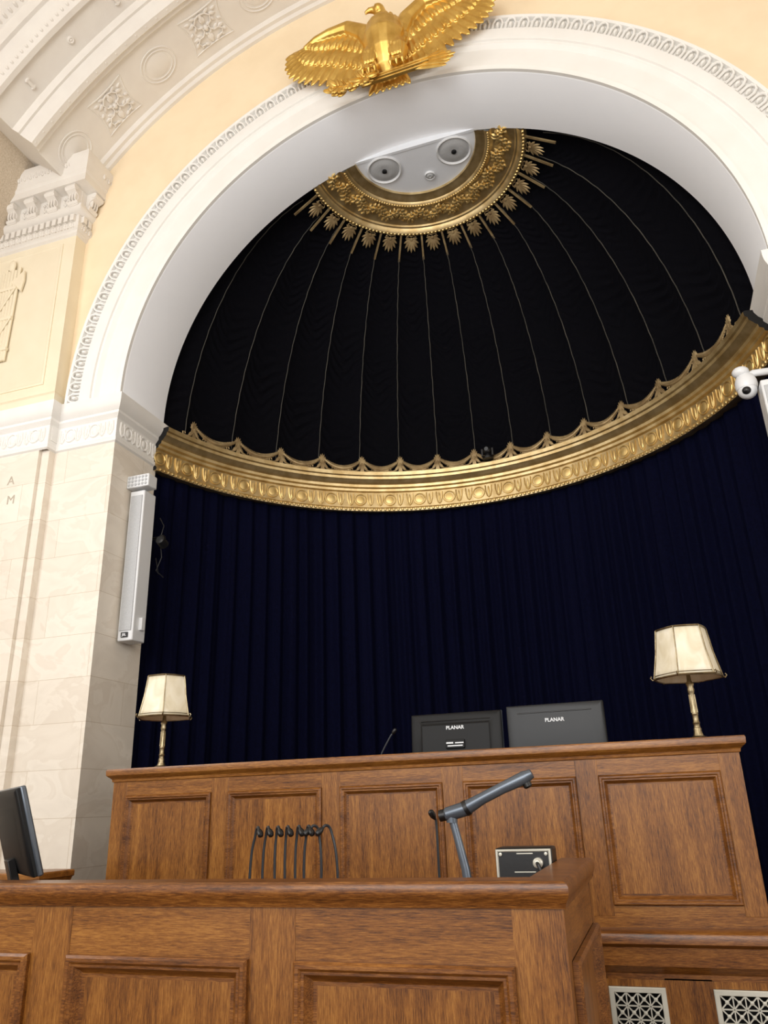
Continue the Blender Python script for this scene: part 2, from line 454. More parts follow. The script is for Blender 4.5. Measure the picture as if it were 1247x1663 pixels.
for k in range(-5,6):
    a=pi/2+rad(17.2)+(k+.5)*SP
    if a>A1-.05 or a<A0+.05: continue
    M=sof(RV+.02,a,3.97)@Matrix.Scale(.92,4)
    w,h=.21,.17
    bd=[(-w,-h),(-.1,-h*.92),(0,-h*.9),(.1,-h*.92),(w,-h),(w*.86,-h*.5),(w*.8,0),(w*.86,h*.5),(w,h),(.1,h*.92),(0,h*.9),(-.1,h*.92),(-w,h),(-w*.86,h*.5),(-w*.8,0),(-w*.86,-h*.5),(-w,-h)]
    mb.tube([(x,y,.004) for x,y in bd],.008,5,M,False)
    for sx in (-1,1):
        stem=[(.01,-.13),(.05,-.12),(.085,-.08),(.07,-.035),(.035,-.02),(.03,.02),(.06,.05),(.10,.05),(.13,.08),(.115,.115),(.08,.12)]
        mb.tube([(x*sx,y,.012) for x,y in stem],.008,5,M)
        for (x,y,ang,L,ww) in ((.05,-.12,-20,.06,.032),(.085,-.09,20,.065,.034),(.08,-.06,60,.06,.03),(.05,-.03,150,.04,.024),(.03,0,180,.03,.022),(.035,.03,130,.05,.03),(.06,.05,-30,.06,.034),(.10,.05,0,.06,.034),(.13,.08,40,.055,.032),(.115,.115,90,.035,.028),(.08,.12,150,.05,.028),(.02,-.10,100,.06,.03),(.02,.06,95,.07,.034),(.13,-.02,30,.05,.028),(.12,-.11,-10,.05,.028)):
            aa=rad(ang); mb.leaf((x*sx,y),((x+L*cos(aa))*sx,y+L*sin(aa)),ww,.024,M,5)
    mb.ell((0,0,.008),(.022,.03,.02),M,10,6); mb.leaf((0,-.14),(0,-.04),.05,.026,M,6); mb.leaf((0,.14),(0,.04),.05,.026,M,6)
na=int((A1-A0)*RV/.055)
for i in range(na):
    a=A0+(A1-A0)*(i+.5)/na
    M=sof(RV+.13,a,3.235); mb.ell((0,0,0),(.017,.028,.018),M,6,4)
    M=sof(RV+.32,a,3.07); mb.ell((0,0,0),(.015,.03,.018),M,6,4)
    M=sof(RV-.03,a,3.645)
    if i%2: mb.ell((0,0,0),(.012,.012,.01),M,6,4)
for k in range(-12,13):
    a=pi/2+rad(3.5)+k*rad(7.4)
    if a>A1-.05 or a<A0+.05: continue
    M=sof(RV+.115,a,3.41)
    if k%2:
        mb.lathe([(.03,0),(.03,.012),(.02,.018),(.012,.012),(0.001,.02)],12,M)
    else:
        mb.box(-.012,.012,-.035,.035,0,.02,M); mb.ell((0,.035,.01),(.025,.014,.014),M,8,4); mb.ell((0,-.035,.01),(.025,.014,.014),M,8,4)
struct(mb.build('trim_7',WHITE))
mb=MB(); arcsweep(mb,[(4.02,3.0),(4.02,-4.2),(4.12,-4.2),(4.12,4.3),(4.02,4.3),(4.02,3.0)],0,pi,90)
struct(mb.build('ceiling',STIP))

# ------------------------------------------------------------ APSE
C0Y=4.19
def ring(mb,prof,n=140,t0=-76.0,t1=76.0,cy=C0Y,caps=None):
    rows=[]
    for i in range(n+1):
        th=rad(t0+(t1-t0)*i/n)
        rows.append([(CX+r*sin(th),cy+r*cos(th),z) for r,z in prof])
    mb.grid(rows)
    if caps is not None:
        mb.mi=caps
        for r in (rows[0],rows[-1]): mb.add(r,[tuple(range(len(r)))])
        mb.mi=0
APW=paint('dark_blue_wall',(20,20,34),(16,16,28),.9)
mb=MB(); ring(mb,[(2.50,ZF),(2.50,3.2),(2.6,3.2),(2.6,ZF),(2.50,ZF)],t0=-76.4,t1=76.4)
struct(mb.build('wall_apse',APW))
mb=MB(); rows=[]
for i in range(61):
    th=rad(-90+3*i)
    rows.append([(CX+r*sin(th),DB-.01+r*cos(th)*(2.45/2.75),z) for r,z in [(2.75*cos(rad(5*j)),2.5+2.95*sin(rad(5*j))) for j in range(19)]])
mb.grid(rows); struct(mb.build('apse_light_block',APW))  # unseen dark shell added behind the drapery to block outside light
mb=MB(); rows=[]
NC=1400
def foldamp(th):
    return .024*sin(th*104+1.3*sin(th*9))+.007*sin(th*213+2*sin(th*5))+.006*sin(th*37+sin(th*17))
zs=[2.62,2.4,2.0,1.5,1.0,.4,-.2,-.8,-1.2,ZF+.01]
for i in range(NC+1):
    th=rad(-76+152*i/NC)
    row=[]
    for z in zs:
        k=min(1,(2.62-z)/.5)*.6+.5
        r=2.41+foldamp(th+.003*sin(z*1.3+th*4))*k
        row.append((CX+r*sin(th),C0Y+r*cos(th),z))
    rows.append(row)
mb.grid(rows)
o=mb.build('curtain',NAVY,origin=(CX,C0Y+2.39,ZF),smooth=80); tag(o,'floor-length navy velvet curtain in folds lining curved apse','curtain')

cr=root('cornice',(CX,C0Y+2.21,2.57),'gilded curved cornice with rosette frieze above velvet curtain','cornice')
mb=MB()
ring(mb,[(2.48,2.60),(2.35,2.57),(2.315,2.565),(2.31,2.585),(2.32,2.60),(2.335,2.61),(2.335,2.755),(2.31,2.762),(2.305,2.782),(2.28,2.79),(2.275,2.812),(2.26,2.818),(2.25,2.83),(2.225,2.85),(2.22,2.872),(2.205,2.88),(2.20,2.912),(2.215,2.92),(2.48,2.925)],caps=1)
mb.build('moulding',[GOLD2,DARK],cr)  # end caps painted dark so the cut ends don't look lit
mb=MB()
def ringM(th,r,z): return frame((CX+r*sin(th),C0Y+r*cos(th),z),(cos(th),-sin(th),0),(0,0,1),(-sin(th),-cos(th),0))
for k in range(-33,34):
    th=rad(k*2.27); M=ringM(th,2.333,2.683)
    if k%3==0:
        c=[(.052*cos(2*pi*j/24),.052*sin(2*pi*j/24),.003) for j in range(25)]
        mb.tube(c,.007,6,M,False); mb.lathe([(.036,-.002),(.036,.003),(.03,.005),(.001,.006)],20,M)
    else:
        mb.tube([(-.028,.058,.003),(-.026,0,.004),(-.014,-.045,.004),(0,-.058,.004),(.014,-.045,.004),(.026,0,.004),(.028,.058,.003)],.006,5,M)
        mb.ell((0,.005,.002),(.010,.048,.006),M,8,4)
for k in range(150):
    th=rad(-75.5+151*(k+.5)/150); M=ringM(th,2.305,2.578); mb.ell((0,0,0),(.015,.014,.010),M,6,4)
mb.build('frieze',GOLD,cr)

OFY=DB-C0Y
def rb(th): return -OFY*cos(th)+math.sqrt(2.34**2-(OFY*sin(th))**2)
def dome(th,t):
    ph=t*pi/2; b=rb(th)
    k=.22*min(1,max(0,(90-abs(math.degrees(th)))/20))
    r=.90+(b-.90)*((1-k)*cos(ph)+k*(1-t)); z=2.91+(5.06-2.91)*((1-k)*sin(ph)+k*t)
    return Vector((CX+r*sin(th),DB+r*cos(th),z))
def dframe(th,t,up=True,off=.012):
    p=dome(th,t); d=(dome(th,min(1,t+.01))-p) if t<.99 else (p-dome(th,t-.01)); d.normalize(); tx=(dome(th+.01,t)-p).normalized()
    n=tx.cross(d)
    c=Vector((CX,DB,3.4))-p
    if n.dot(c)<0: n=-n
    if not up: d=-d
    return frame(p+n*off,tx,d,n)
dr=root('drapery',(CX,DB,2.94),'black velvet ruched drapery lining half dome with cords','drapery')
mb=MB(); rows=[]
NT=15*24; NZ=300
for i in range(NT+1):
    th=rad(-90+180*i/NT); cell=(math.degrees(th)/12)
    s=cell-math.floor(cell); row=[]
    seed=math.floor(cell)
    for j in range(NZ+1):
        t=j/NZ
        p=dome(th,t)
        sag=4*s*(1-s)
        q=t*28+sag*1.5+.35*sin(seed*3.1+t*9)+.25*sin(s*9+seed*2+t*14)
        f=q-math.floor(q); wv=(1-abs(2*f-1))**1.6*2-1
        am=.015*sag**.5*(1-t*.7)*(.6+.4*sin(seed*1.7+t*21))
        out=-(.05*sag*(1-t*.7))
        c=(Vector((CX,DB,3.4))-p).normalized()
        row.append(p+c*(out+am*wv))
    rows.append(row)
mb.grid(rows); mb.build('velvet_lining',BLACKV,dr,smooth=80)
for k in range(-7,8):
    mb=MB(); pts=[]
    for j in range(41):
        t=.02+.9*j/40; M=dframe(rad(12*k),t,off=.004)
        pts.append(M@Vector((.0022*sin(j*2.1),0,0)))
    mb.tube(pts,.0042,5); mb.build('seam_cord',CORD,dr)

def palm(mb,M,sc=1,fan=.58):
    for ang,L in ((0,.15),(20,.145),(-20,.145),(42,.13),(-42,.13),(66,.11),(-66,.11),(95,.08),(-95,.08)):
        a=rad(ang); 
        mb.leaf((.010*sc*sin(a),.03*sc+.008*cos(a)),((L*sin(a)*fan)*sc,(.03+L*cos(a))*sc),.030*sc,.012*sc,M,6)
    mb.ell((0,.03*sc,.005),(.018*sc,.02*sc,.014*sc),M,8,4)
    for sx in (-1,1):
        mb.tube([(0,0,.004),(.03*sx*sc,-.01*sc,.005),(.05*sx*sc,.005*sc,.006),(.045*sx*sc,.025*sc,.006),(.03*sx*sc,.018*sc,.005)],.006*sc,5,M)

RC=2.245
def th2ring(th):
    b=-OFY*cos(th)+math.sqrt(RC*RC-(OFY*sin(th))**2)
    return math.atan2(b*sin(th),OFY+b*cos(th))
def crM(ph,z): return ringM(ph,RC,z)
gc=root('crest',(CX,C0Y+RC,2.92),'dull gold crest of palmettes and leafy swags on cornice','ornament')
PH=[th2ring(rad(12*k)) for k in range(-7,8)]
ZC=2.915
for ph in PH:
    mb=MB(); M=crM(ph,ZC)
    palm(mb,M@Matrix.Translation((0,.072,0)),.58,.62)
    for sx in (-1,1):
        mb.tube([(0,.10,.006),(.010*sx,.06,.007),(.035*sx,.03,.008),(.075*sx,.016,.008),(.11*sx,.020,.008),(.115*sx,.040,.008),(.095*sx,.045,.008),(.09*sx,.032,.008)],.0065,6,M)
        mb.leaf((.01*sx,.08),(.055*sx,.02),.028,.014,M,5)
    mb.prism([(-.022,0),(.022,0),(.010,.095),(-.010,.095)],.012,M)
    mb.build('palmette',BRONZE,gc)
for k in range(14):
    mb=MB(); pts=[]; rs=[]
    for j in range(25):
        s=j/24; ph=PH[k]+(PH[k+1]-PH[k])*(.06+.88*s); sag=4*s*(1-s)
        z=ZC+.112-.072*sag
        M=crM(ph,z); pts.append(M@Vector((0,0,.004))); rs.append(.006+.010*sag+.003*(j%2))
        for q in (-1,1): mb.leaf((0,0),(.014 if j<12 else -.014,q*(.014+.020*sag)),.018,.010,M,4)
    mb.tube(pts,rs,8)
    for j in range(9):
        s=(j+.5)/9; ph=PH[k]+(PH[k+1]-PH[k])*(.2+.6*s); M=crM(ph,ZC+.008)
        mb.tube([(.018*cos(a_),.014*sin(a_),.004) for a_ in [pi*q/6 for q in range(7)]],.0045,5,M)
    mb.build('garland',BRONZE,gc)

oc=root('ceiling_ring',(CX,DB,5.03),'ornate gilded ring framing round opening atop drapery','ornament')
def ring2(mb,prof,n=90):
    rows=[]
    for i in range(n+1):
        th=-pi/2+pi*i/n
        rows.append([(CX+r*sin(th),DB+.002+r*cos(th),z) for r,z in prof])
    mb.grid(rows)
mb=MB(); ring2(mb,[(.93,5.10),(.93,5.05),(.91,5.02),(.885,5.015),(.865,5.03),(.855,5.05),(.84,5.055),(.835,5.07),(.80,5.08),(.66,5.115),(.645,5.105),(.63,5.095),(.605,5.105),(.595,5.12),(.57,5.125),(.55,5.135),(.52,5.14),(.515,5.17)])
mb.build('moulding',GOLD2,oc)
mb=MB()
for i in range(64):
    th=rad(-89+178*(i+.5)/64)
    n=Vector((-sin(th)*.3,-cos(th)*.3,-1)).normalized(); t=Vector((cos(th),-sin(th),0)); u=n.cross(t)
    r=.73+.035*sin(i*1.1); z=5.092
    M=frame((CX+r*sin(th),DB+r*cos(th),z),t,u,n)
    mb.ell((0,0,0),(.02,.02,.02),M,8,5)
    for k in range(5):
        a=i*1.3+k*2*pi/5
        mb.leaf((.008*cos(a),.008*sin(a)),(.055*cos(a),.055*sin(a)),.03,.025,M,5,curl=.01)
for k in range(80):
    th=rad(-89+178*(k+.5)/80)
    mb.ell((CX+.622*sin(th),DB+.622*cos(th),5.096),(.01,.01,.01),None,6,4)
    mb.ell((CX+.90*sin(th),DB+.90*cos(th),5.016),(.014,.014,.01),None,6,4)
mb.build('foliage_relief',GOLD,oc)
def slopeM(th,r0=.93,z0=5.04,dz=-.42,off=0):
    rd=Vector((sin(th),cos(th),0)); d=(rd+Vector((0,0,dz))).normalized(); tx=Vector((cos(th),-sin(th),0)); n=tx.cross(d)
    if n.z>0: n=-n
    return frame(Vector((CX,DB,z0))+rd*r0+n*off,tx,d,n)
for k in range(-8,8):
    th=rad(12*(k+.5))
    if abs(th)>rad(89): continue
    mb=MB(); M=slopeM(th,.935,5.03,-.62,.01); palm(mb,M,.88,.80); mb.build('palmette',BRONZE,oc)
for k in range(-7,8):
    mb=MB(); M=slopeM(rad(12*k),.925,5.03,-.55,.004)
    mb.box(-.0085,.0085,-.02,.255,-.004,.010,M); mb.build('rod',BRONZE,oc)
mb=MB(); mb.box(CX-1.02,CX+1.02,DB-.003,5.9,5.16,5.3); mb.box(CX-1.0,CX+1.0,DB-.004,DB+.02,5.155,5.3)
struct(mb.build('ceiling_oculus',OCUL,smooth=0))
def clight(name,x,y,r,label,cat):
    R=root(name,(x,y,5.16),label,cat)
    mb=MB(); mb.lathe([(r,0),(r,-.012),(r*.94,-.018),(r*.9,-.01),(r*.86,-.004)],40); mb.build('rim',WPL,R,local=True)
    mb=MB(); mb.lathe([(r*.86,-.004),(r*.6,-.018),(r*.3,-.022),(r*.12,-.016),(0.001,-.016)],40); mb.build('diffuser',GRILLE,R,local=True)
    if r>.1:
        mb=MB(); mb.lathe([(r*.14,-.018),(r*.14,-.03),(r*.08,-.036),(.001,-.036)],20); mb.build('lamp_socket',BLKM,R,local=True)
    return R
clight('ceiling_light',-1.487,4.945,.15,'round recessed white ceiling light with dark centre','ceiling light')
clight('ceiling_light',-.870,4.945,.15,'round recessed white ceiling light with dark centre','ceiling light')
clight('smoke_detector',-1.132,5.14,.045,'small round white ceiling detector','smoke detector')

# ------------------------------------------------------------ EAGLE
eg=root('eagle_sculpture',(CX+.01,4.18,5.065),'gilded spread-winged eagle perched on arrows and olive branch','sculpture')
eg.scale=(.98,1,.98)
def fe(mb,b,t,w,d,y0=0,y1=0):
    b=Vector((b[0],y0,b[1])); t=Vector((t[0],y1,t[1])); ax=(t-b); L=ax.length; ax.normalize()
    n=Vector((0,-1,0)); n=(n-ax*n.dot(ax)).normalized(); sd=ax.cross(n)
    M=frame((b+t)/2,sd,n,ax)
    mb.ell((0,0,0),(w/2,d,L/2*1.04),M,8,8)
    mb.tube([M@Vector((0,d,-L*.4)),M@Vector((0,d*.9,L*.35))],[.004,.002],4)
mb=MB()
def lerp2(P,s):
    n=len(P)-1; k=min(int(s*n),n-1); f=s*n-k
    return (P[k][0]+(P[k+1][0]-P[k][0])*f,P[k][1]+(P[k+1][1]-P[k][1])*f)
LEAD=[(.10,.46),(.18,.64),(.32,.755),(.48,.755),(.60,.73)]
TIPS=[(.13,.15),(.22,.15),(.34,.17),(.48,.22),(.62,.28),(.75,.34),(.84,.42),(.88,.52),(.87,.63)]
for sx in (-1,1):
    def S(p): return (p[0]*sx,p[1])
    N=18
    for i in range(N):
        s=i/(N-1); b=lerp2(LEAD,s); t=lerp2(TIPS,s)
        fe(mb,S(b),S(t),.095,.020,-.03-.02*s,-.03-.07*s)
    for N,fr,w_,d_,ya,yb,ys in ((17,.66,.075,.020,-.055,-.060,.05),(15,.36,.062,.020,-.072,-.078,.04)):
        for i in range(N):
            s=(i+.4)/(N); b=lerp2(LEAD,s); t=lerp2(TIPS,s)
            t=(b[0]+(t[0]-b[0])*fr,b[1]+(t[1]-b[1])*fr)
            fe(mb,S(b),S(t),w_,d_,ya,yb-ys*s)
    mb.tube([(p[0]*sx,-.075-.02*i/4,p[1]) for i,p in enumerate([(.04,.48)]+LEAD+[(.70,.68)])],[.09,.085,.075,.062,.048,.036,.018],10)
mb.tube([(0,-.06,.08),(0,-.09,.17),(0,-.12,.29),(0,-.14,.42),(0,-.135,.53),(0,-.13,.61),(-.01,-.135,.67),(-.02,-.15,.715)],[.06,.11,.145,.165,.15,.095,.062,.05],16)
mb.ell((-.025,-.165,.725),(.05,.065,.048),None,12,8)
mb.tube([(-.055,-.18,.735),(-.10,-.195,.73),(-.125,-.20,.71),(-.128,-.20,.685)],[.03,.022,.014,.003],8)
mb.ell((-.04,-.215,.742),(.012,.01,.01),None,6,5)
for r_ in range(7):
    for c_ in range(-3,4):
        a=(c_+.5*(r_%2))*.38; zz=.60-r_*.058; rr=[.105,.142,.166,.174,.167,.156,.138][r_]
        x=rr*sin(a); y=-.125-rr*cos(a)*.95+.01*r_
        fe(mb,(x,zz+.04),(x*.98,zz-.05),.05,.013,y+.01,y)
for sx in (-1,1):
    mb.tube([(.08*sx,-.13,.34),(.11*sx,-.16,.24),(.11*sx,-.16,.16),(.11*sx,-.155,.11)],[.085,.08,.045,.028],10)
    for k in range(4): fe(mb,(.10*sx+(k-1.5)*.028,.28),(.11*sx+(k-1.5)*.022,.14),.04,.014,-.22,-.21)
    for q in (-.04,0,.04):
        mb.tube([(.11*sx+q*.4,-.16,.10),(.11*sx+q,-.215,.095),(.11*sx+q*1.2,-.23,.06),(.11*sx+q*1.2,-.215,.03)],[.022,.02,.015,.005],7)
for i in range(7):
    fe(mb,((i-3)*.02,.22),((i-3)*.055,-.01),.065,.016,-.05,-.06)
o=mb.build('eagle_body',EGOLD,eg,local=True,merge=False,smooth=60)
rm=o.modifiers.new('remesh','REMESH'); rm.mode='VOXEL'; rm.voxel_size=.006; rm.use_smooth_shade=True
sm=o.modifiers.new('smooth','SMOOTH'); sm.factor=.5; sm.iterations=1
mb=MB()
for i in range(7):
    a=2*pi*i/7; y=-.14+.020*cos(a); z=.05+.022*sin(a)
    mb.tube([(-.20,y,z-.01),(.34,y*1.0,z+.01+.012*sin(a))],.010,6)
for i in range(11):
    z0=.04+.012*(i%3); dx=.03*(i%5)
    fe(mb,(.20+dx,z0),(.54-.03*abs(i-5)*.5,-.02+.016*i),.045,.012,-.14-.006*(i%3),-.13-.008*(i%2))
mb.build('arrow_bundle',EGOLD,eg,local=True)
mb=MB()
mb.tube([(-.10,-.15,.05),(-.25,-.16,.03),(-.36,-.15,.03),(-.44,-.13,.06)],[.014,.012,.01,.005],7)
for i in range(44):
    x=-.04-.38*(i/44); z=.04-.02*sin(i/44*3); a=rad(180+random.uniform(-80,80))
    y=-.16+random.uniform(-.04,.02)
    fe(mb,(x,z),(x+.10*cos(a),z+.085*sin(a)),.048,.014,y,y-.02)
for i in range(14):
    mb.ell((random.uniform(-.42,-.12),-.18,random.uniform(-.02,.08)),(.014,.014,.014),None,7,5)
mb.build('olive_branch',EGOLD,eg,local=True)

# ------------------------------------------------------------ BENCHES
PPR=[(0,0),(0,.012),(.006,.018),(.014,.018),(.02,.012),(.026,.012),(.036,-.004),(.042,-.008),(.05,-.008)]
def panel(name,parent,cx,y,cz,w,h,rotz=0,sc=1):
    mb=MB(); M=Matrix.Translation((cx,y,cz))@Matrix.Rotation(rotz,4,'Z')
    prof=[(a*sc,b*sc) for a,b in PPR]
    mb.mi=1; rf(mb,M,w,h,prof,False)
    mb.mi=0; a=w/2-.05*sc; b=h/2-.05*sc
    mb.add([(-a,.008*sc,-b),(a,.008*sc,-b),(a,.008*sc,b),(-a,.008*sc,b)],[(0,1,2,3)],M)
    return mb.build(name,[WV,WHD],parent,smooth=25,merge=False)
YB=3.6
jb=root('judge_bench',(-1.184,3.9,ZF),'long panelled oak judge bench with moulded top','bench')
BX0,BX1=-2.70,.335
PX=[(-2.615,-2.118),(-2.022,-1.522),(-1.427,-.929),(-.832,-.333),(-.238,.250)]
mb=MB()
mb.mi=0
xs=[BX0]+[v for p in PX for v in p]+[BX1]
for i in range(0,len(xs),2): mb.box(xs[i],xs[i+1],YB,YB+.04,-.44,.17)
mb.mi=1
mb.box(BX0+.001,BX1-.001,YB+.001,YB+.04,.097,.171); mb.box(BX0+.001,BX1-.001,YB+.001,YB+.04,-.49,-.40)
mb.mi=0
mb.box(BX0+.002,BX1-.002,YB+.03,YB+.14,-.50,.18)
mb.box(BX0+.003,BX0+.05,YB+.01,4.26,-1.58,.18); mb.box(BX1-.05,BX1-.003,YB+.01,4.26,-1.58,.18)
mb.build('bench_body',[WV,WH],jb,bevel=.002,smooth=0)
for a,b in PX: panel('panel',jb,(a+b)/2,YB,-.1515,b-a,.497,sc=.82)
mb=MB()
plansweep(mb,[(BX0,4.27),(BX0,YB),(BX1,YB),(BX1,4.27)],[(0,.165),(.006,.168),(.008,.18),(.016,.188),(.022,.192),(.026,.196),(.030,.200),(.032,.222),(.028,.231),(0,.232)])
mb.box(BX0+.001,BX1-.001,YB,YB+.30,.198,.2318)
mb.build('counter_top',WH,jb,smooth=30)
mb=MB(); mb.box(BX0+.05,BX1-.05,YB+.13,4.45,-.03,0.0); mb.build('desk_surface',WH,jb,bevel=.003,smooth=0)
mb=MB(); plansweep(mb,[(BX0,4.2),(BX0,YB),(BX1,YB),(BX1,4.2)],[(0,-.48),(.03,-.485),(.05,-.495),(.055,-.505),(.055,-.53),(.045,-.535),(.03,-.545),(.028,-.61),(.01,-.63),(0,-.64),(0,-.66)])
mb.build('ledge',WHD,jb,smooth=30)
mb=MB(); mb.mi=0
gx=[-.298+.387*k for k in range(-6,2)]
xs=[BX0]+[v for g in gx for v in (g,g+.214)]+[BX1]
for i in range(0,len(xs),2): mb.box(xs[i],xs[i+1],YB,YB+.06,-1.60,-.655)
mb.box(BX0+.002,BX1-.002,YB+.001,YB+.058,-1.599,-.86); mb.box(BX0+.002,BX1-.002,YB+.001,YB+.058,-.685,-.65)
mb.mi=1; mb.box(BX0+.06,BX1-.06,YB+.065,YB+.08,-1.58,-.62)  # near-black sheet, shade painted in behind the grilles
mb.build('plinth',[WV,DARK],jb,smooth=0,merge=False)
def grille(mb,x0,x1,z0,z1,y):
    rf(mb,Matrix.Translation(((x0+x1)/2,y,(z0+z1)/2)),x1-x0,z1-z0,[(0,-.001),(0,.006),(.003,.008),(.018,.008),(.020,.004),(.020,-.01)],False)
    nx=4; nz=3; a=x0+.020;b=x1-.020;c=z0+.018;d=z1-.018
    sx=(b-a)/nx; sz=(d-c)/nz
    for i in range(1,nx): mb.box(a+i*sx-.0022,a+i*sx+.0022,y-.005,y+.002,c,d)
    for j in range(1,nz): mb.box(a,b,y-.005,y+.002,c+j*sz-.0022,c+j*sz+.0022)
    for i in range(nx):
        for j in range(nz):
            mx=a+(i+.5)*sx; mz=c+(j+.5)*sz
            for ang in (45,135):
                L=.5*sx*1.38
                M=Matrix.Translation((mx,y-.001,mz))@Matrix.Rotation(rad(ang),4,'Y')
                mb.box(-L,L,-.003,.003,-.0022,.0022,M)
            mb.ell((mx,y-.003,mz),(.008,.004,.008),None,8,4)
for g in gx[-4:]:
    mb=MB(); grille(mb,g,g+.214,-.86,-.686,YB); mb.build('vent_grille',STEEL,jb,smooth=30)

YN=2.0
nb=root('clerk_bench',(-1.6,2.4,ZF),'panelled oak clerk bench with moulded rail and return end','bench')
NX1=-.248
mb=MB(); mb.mi=0
PN=[(-.925,-.370),(-1.609,-1.054),(-2.293,-1.738),(-2.977,-2.422)]
xs=[-3.10]+[v for p in reversed(PN) for v in p]+[NX1]
for i in range(0,len(xs),2): mb.box(xs[i],xs[i+1],YN+.015,YN+.055,-1.5,-.23)
mb.box(-3.1,NX1-.05,YN+.045,YN+.09,-1.58,-.221)
mb.mi=1
mb.box(-3.1,NX1-.001,YN+.016,YN+.054,-.352,-.22); mb.box(-3.1,NX1-.001,YN+.016,YN+.054,-1.58,-1.10)
mb.mi=0
mb.box(NX1-.04,NX1-.0005,YN+.056,2.08,-1.58,-.22); mb.box(NX1-.04,NX1-.0005,2.72,2.785,-1.58,-.22)
mb.box(NX1-.06,NX1-.02,YN+.06,2.78,-1.57,-.222)
mb.mi=2
mb.box(NX1-.039,NX1-.0015,2.08,2.72,-.35,-.221); mb.box(NX1-.039,NX1-.0015,2.08,2.72,-1.58,-1.10)
mb.build('bench_body',[WV,WH,WD],nb,smooth=0,merge=False)
for a,b in PN: panel('panel',nb,(a+b)/2,YN+.016,-.726,b-a,.75,sc=1.1)
panel('panel',nb,NX1,2.40,-.726,.64,.75,rotz=pi/2,sc=1.1)
mb=MB(); plansweep(mb,[(-3.1,YN+.015),(NX1,YN+.015),(NX1,2.79)],[(-.08,-.20),(0,-.232),(.006,-.232),(.008,-.222),(.012,-.214),(.016,-.206),(.018,-.198),(.018,-.186),(.014,-.178),(.006,-.173),(-.085,-.172),(-.09,-.20)])
mb.box(NX1-.085,NX1+.010,2.788,2.792,-.228,-.175)
mb.build('top_rail',WHD,nb,smooth=30)
mb=MB(); mb.box(-3.05,NX1-.065,YN+.092,2.80,-.33,-.30); mb.build('desk_surface',WH,nb,smooth=0,bevel=.003)
for x in (-3.03,-2.2,-1.3):
    mb=MB(); mb.box(x,x+.04,2.70,2.78,ZF,-.33); mb.build('leg',WV,nb,smooth=0)

sc_=root('side_cabinet',(-3.0,3.2,ZF),'low oak side cabinet with moulded top','cabinet')
mb=MB(); mb.box(-3.38,-2.68,3.1,3.3,ZF,-.255); mb.build('body',WV,sc_,smooth=0,bevel=.003)
mb=MB(); plansweep(mb,[(-3.38,3.3),(-3.38,3.1),(-2.68,3.1),(-2.68,3.3)],[(0,-.28),(.012,-.27),(.02,-.255),(.03,-.25),(.03,-.23),(.025,-.224),(-.08,-.222)]); mb.box(-3.379,-2.681,3.101,3.3,-.26,-.223); mb.build('top',WH,sc_,smooth=30)
panel('door',sc_,-3.03,3.1,-.75,.60,.75)

# ------------------------------------------------------------ LAMPS
def lamp(loc,label):
    R=root('table_lamp',loc,label,'lamp','brass table lamps on judge bench')
    mb=MB()
    mb.lathe([(.040,0),(.040,.006),(.032,.010),(.022,.014),(.018,.026),(.016,.036),(.017,.044),(.014,.05)],24); mb.build('base',BRASS,R,local=True)
    mb=MB()
    mb.lathe([(.014,.05),(.013,.06),(.016,.068),(.013,.076),(.0125,.10),(.015,.105),(.0125,.112),(.011,.19),(.014,.20),(.016,.21),(.013,.222),(.018,.235),(.010,.25),(.007,.30),(.007,.45),(.012,.46)],14)
    for k in range(8):
        a=k*pi/4; mb.tube([(.013*cos(a),.013*sin(a),.112),(.0115*cos(a),.0115*sin(a),.19)],.0028,4)
    mb.build('pole',BRASS,R,local=True)
    mb=MB(); n=6
    zb,zt,r0,r1=.262,.480,.136,.100
    def rr_(r,a):
        q=(a%(pi/3))-pi/6; f=cos(pi/6)/cos(q); return r*(.35+.65*f/cos(pi/6)*.97)
    rows=[]
    for i in range(7):
        t=i/6; r=r0+(r1-r0)*t-.004*sin(pi*t)
        rows.append([(rr_(r,2*pi*k/24)*cos(2*pi*k/24),rr_(r,2*pi*k/24)*sin(2*pi*k/24),zb+(zt-zb)*t) for k in range(24)])
    mb.grid(rows,closeu=True)
    s=mb.build('lamp_shade',SHADE,R,local=True,smooth=25)
    so=s.modifiers.new('solid','SOLIDIFY'); so.thickness=.003
    mb=MB()
    for r,z,th in ((r0+.003,zb,.005),(r1+.002,zt,.004),(r0-.002,zb+.014,.0018)):
        mb.tube([(rr_(r,2*pi*k/48)*cos(2*pi*k/48),rr_(r,2*pi*k/48)*sin(2*pi*k/48),z) for k in range(49)],th,6,None,False)
    for k in range(n):
        a=k*pi/3
        mb.tube([(rr_(r0+.003,a)*cos(a),rr_(r0+.003,a)*sin(a),zb),(rr_((r0+r1)/2-.001,a)*cos(a),rr_((r0+r1)/2-.001,a)*sin(a),(zb+zt)/2),(rr_(r1+.003,a)*cos(a),rr_(r1+.003,a)*sin(a),zt)],.0027,5)
        c,s_=cos(a),sin(a); rb_=rr_(r0,a)
        mb.tube([(rb_*c,rb_*s_,zb),((rb_+.010)*c,(rb_+.010)*s_,zb-.004),((rb_+.018)*c,(rb_+.018)*s_,zb+.006),((rb_+.012)*c,(rb_+.012)*s_,zb+.014)],.003,5)
        mb.tube([(0,0,.46),(.05*c,.05*s_,.470),(rr_(r1,a)*c,rr_(r1,a)*s_,zt)],.0025,4)
    mb.build('shade_frame',BRASS,R,local=True)
    mb=MB(); mb.ell((0,0,.40),(.022,.022,.03),None,12,8); mb.tube([(0,0,.34),(0,0,.38)],.014,10); mb.build('bulb',SHADE,R,local=True)
    return R
L1=lamp((-2.500,3.72,.232),'brass table lamp with marbled cream glass shade')
dup(L1,(.197,3.72,.232),rotz=rad(12))

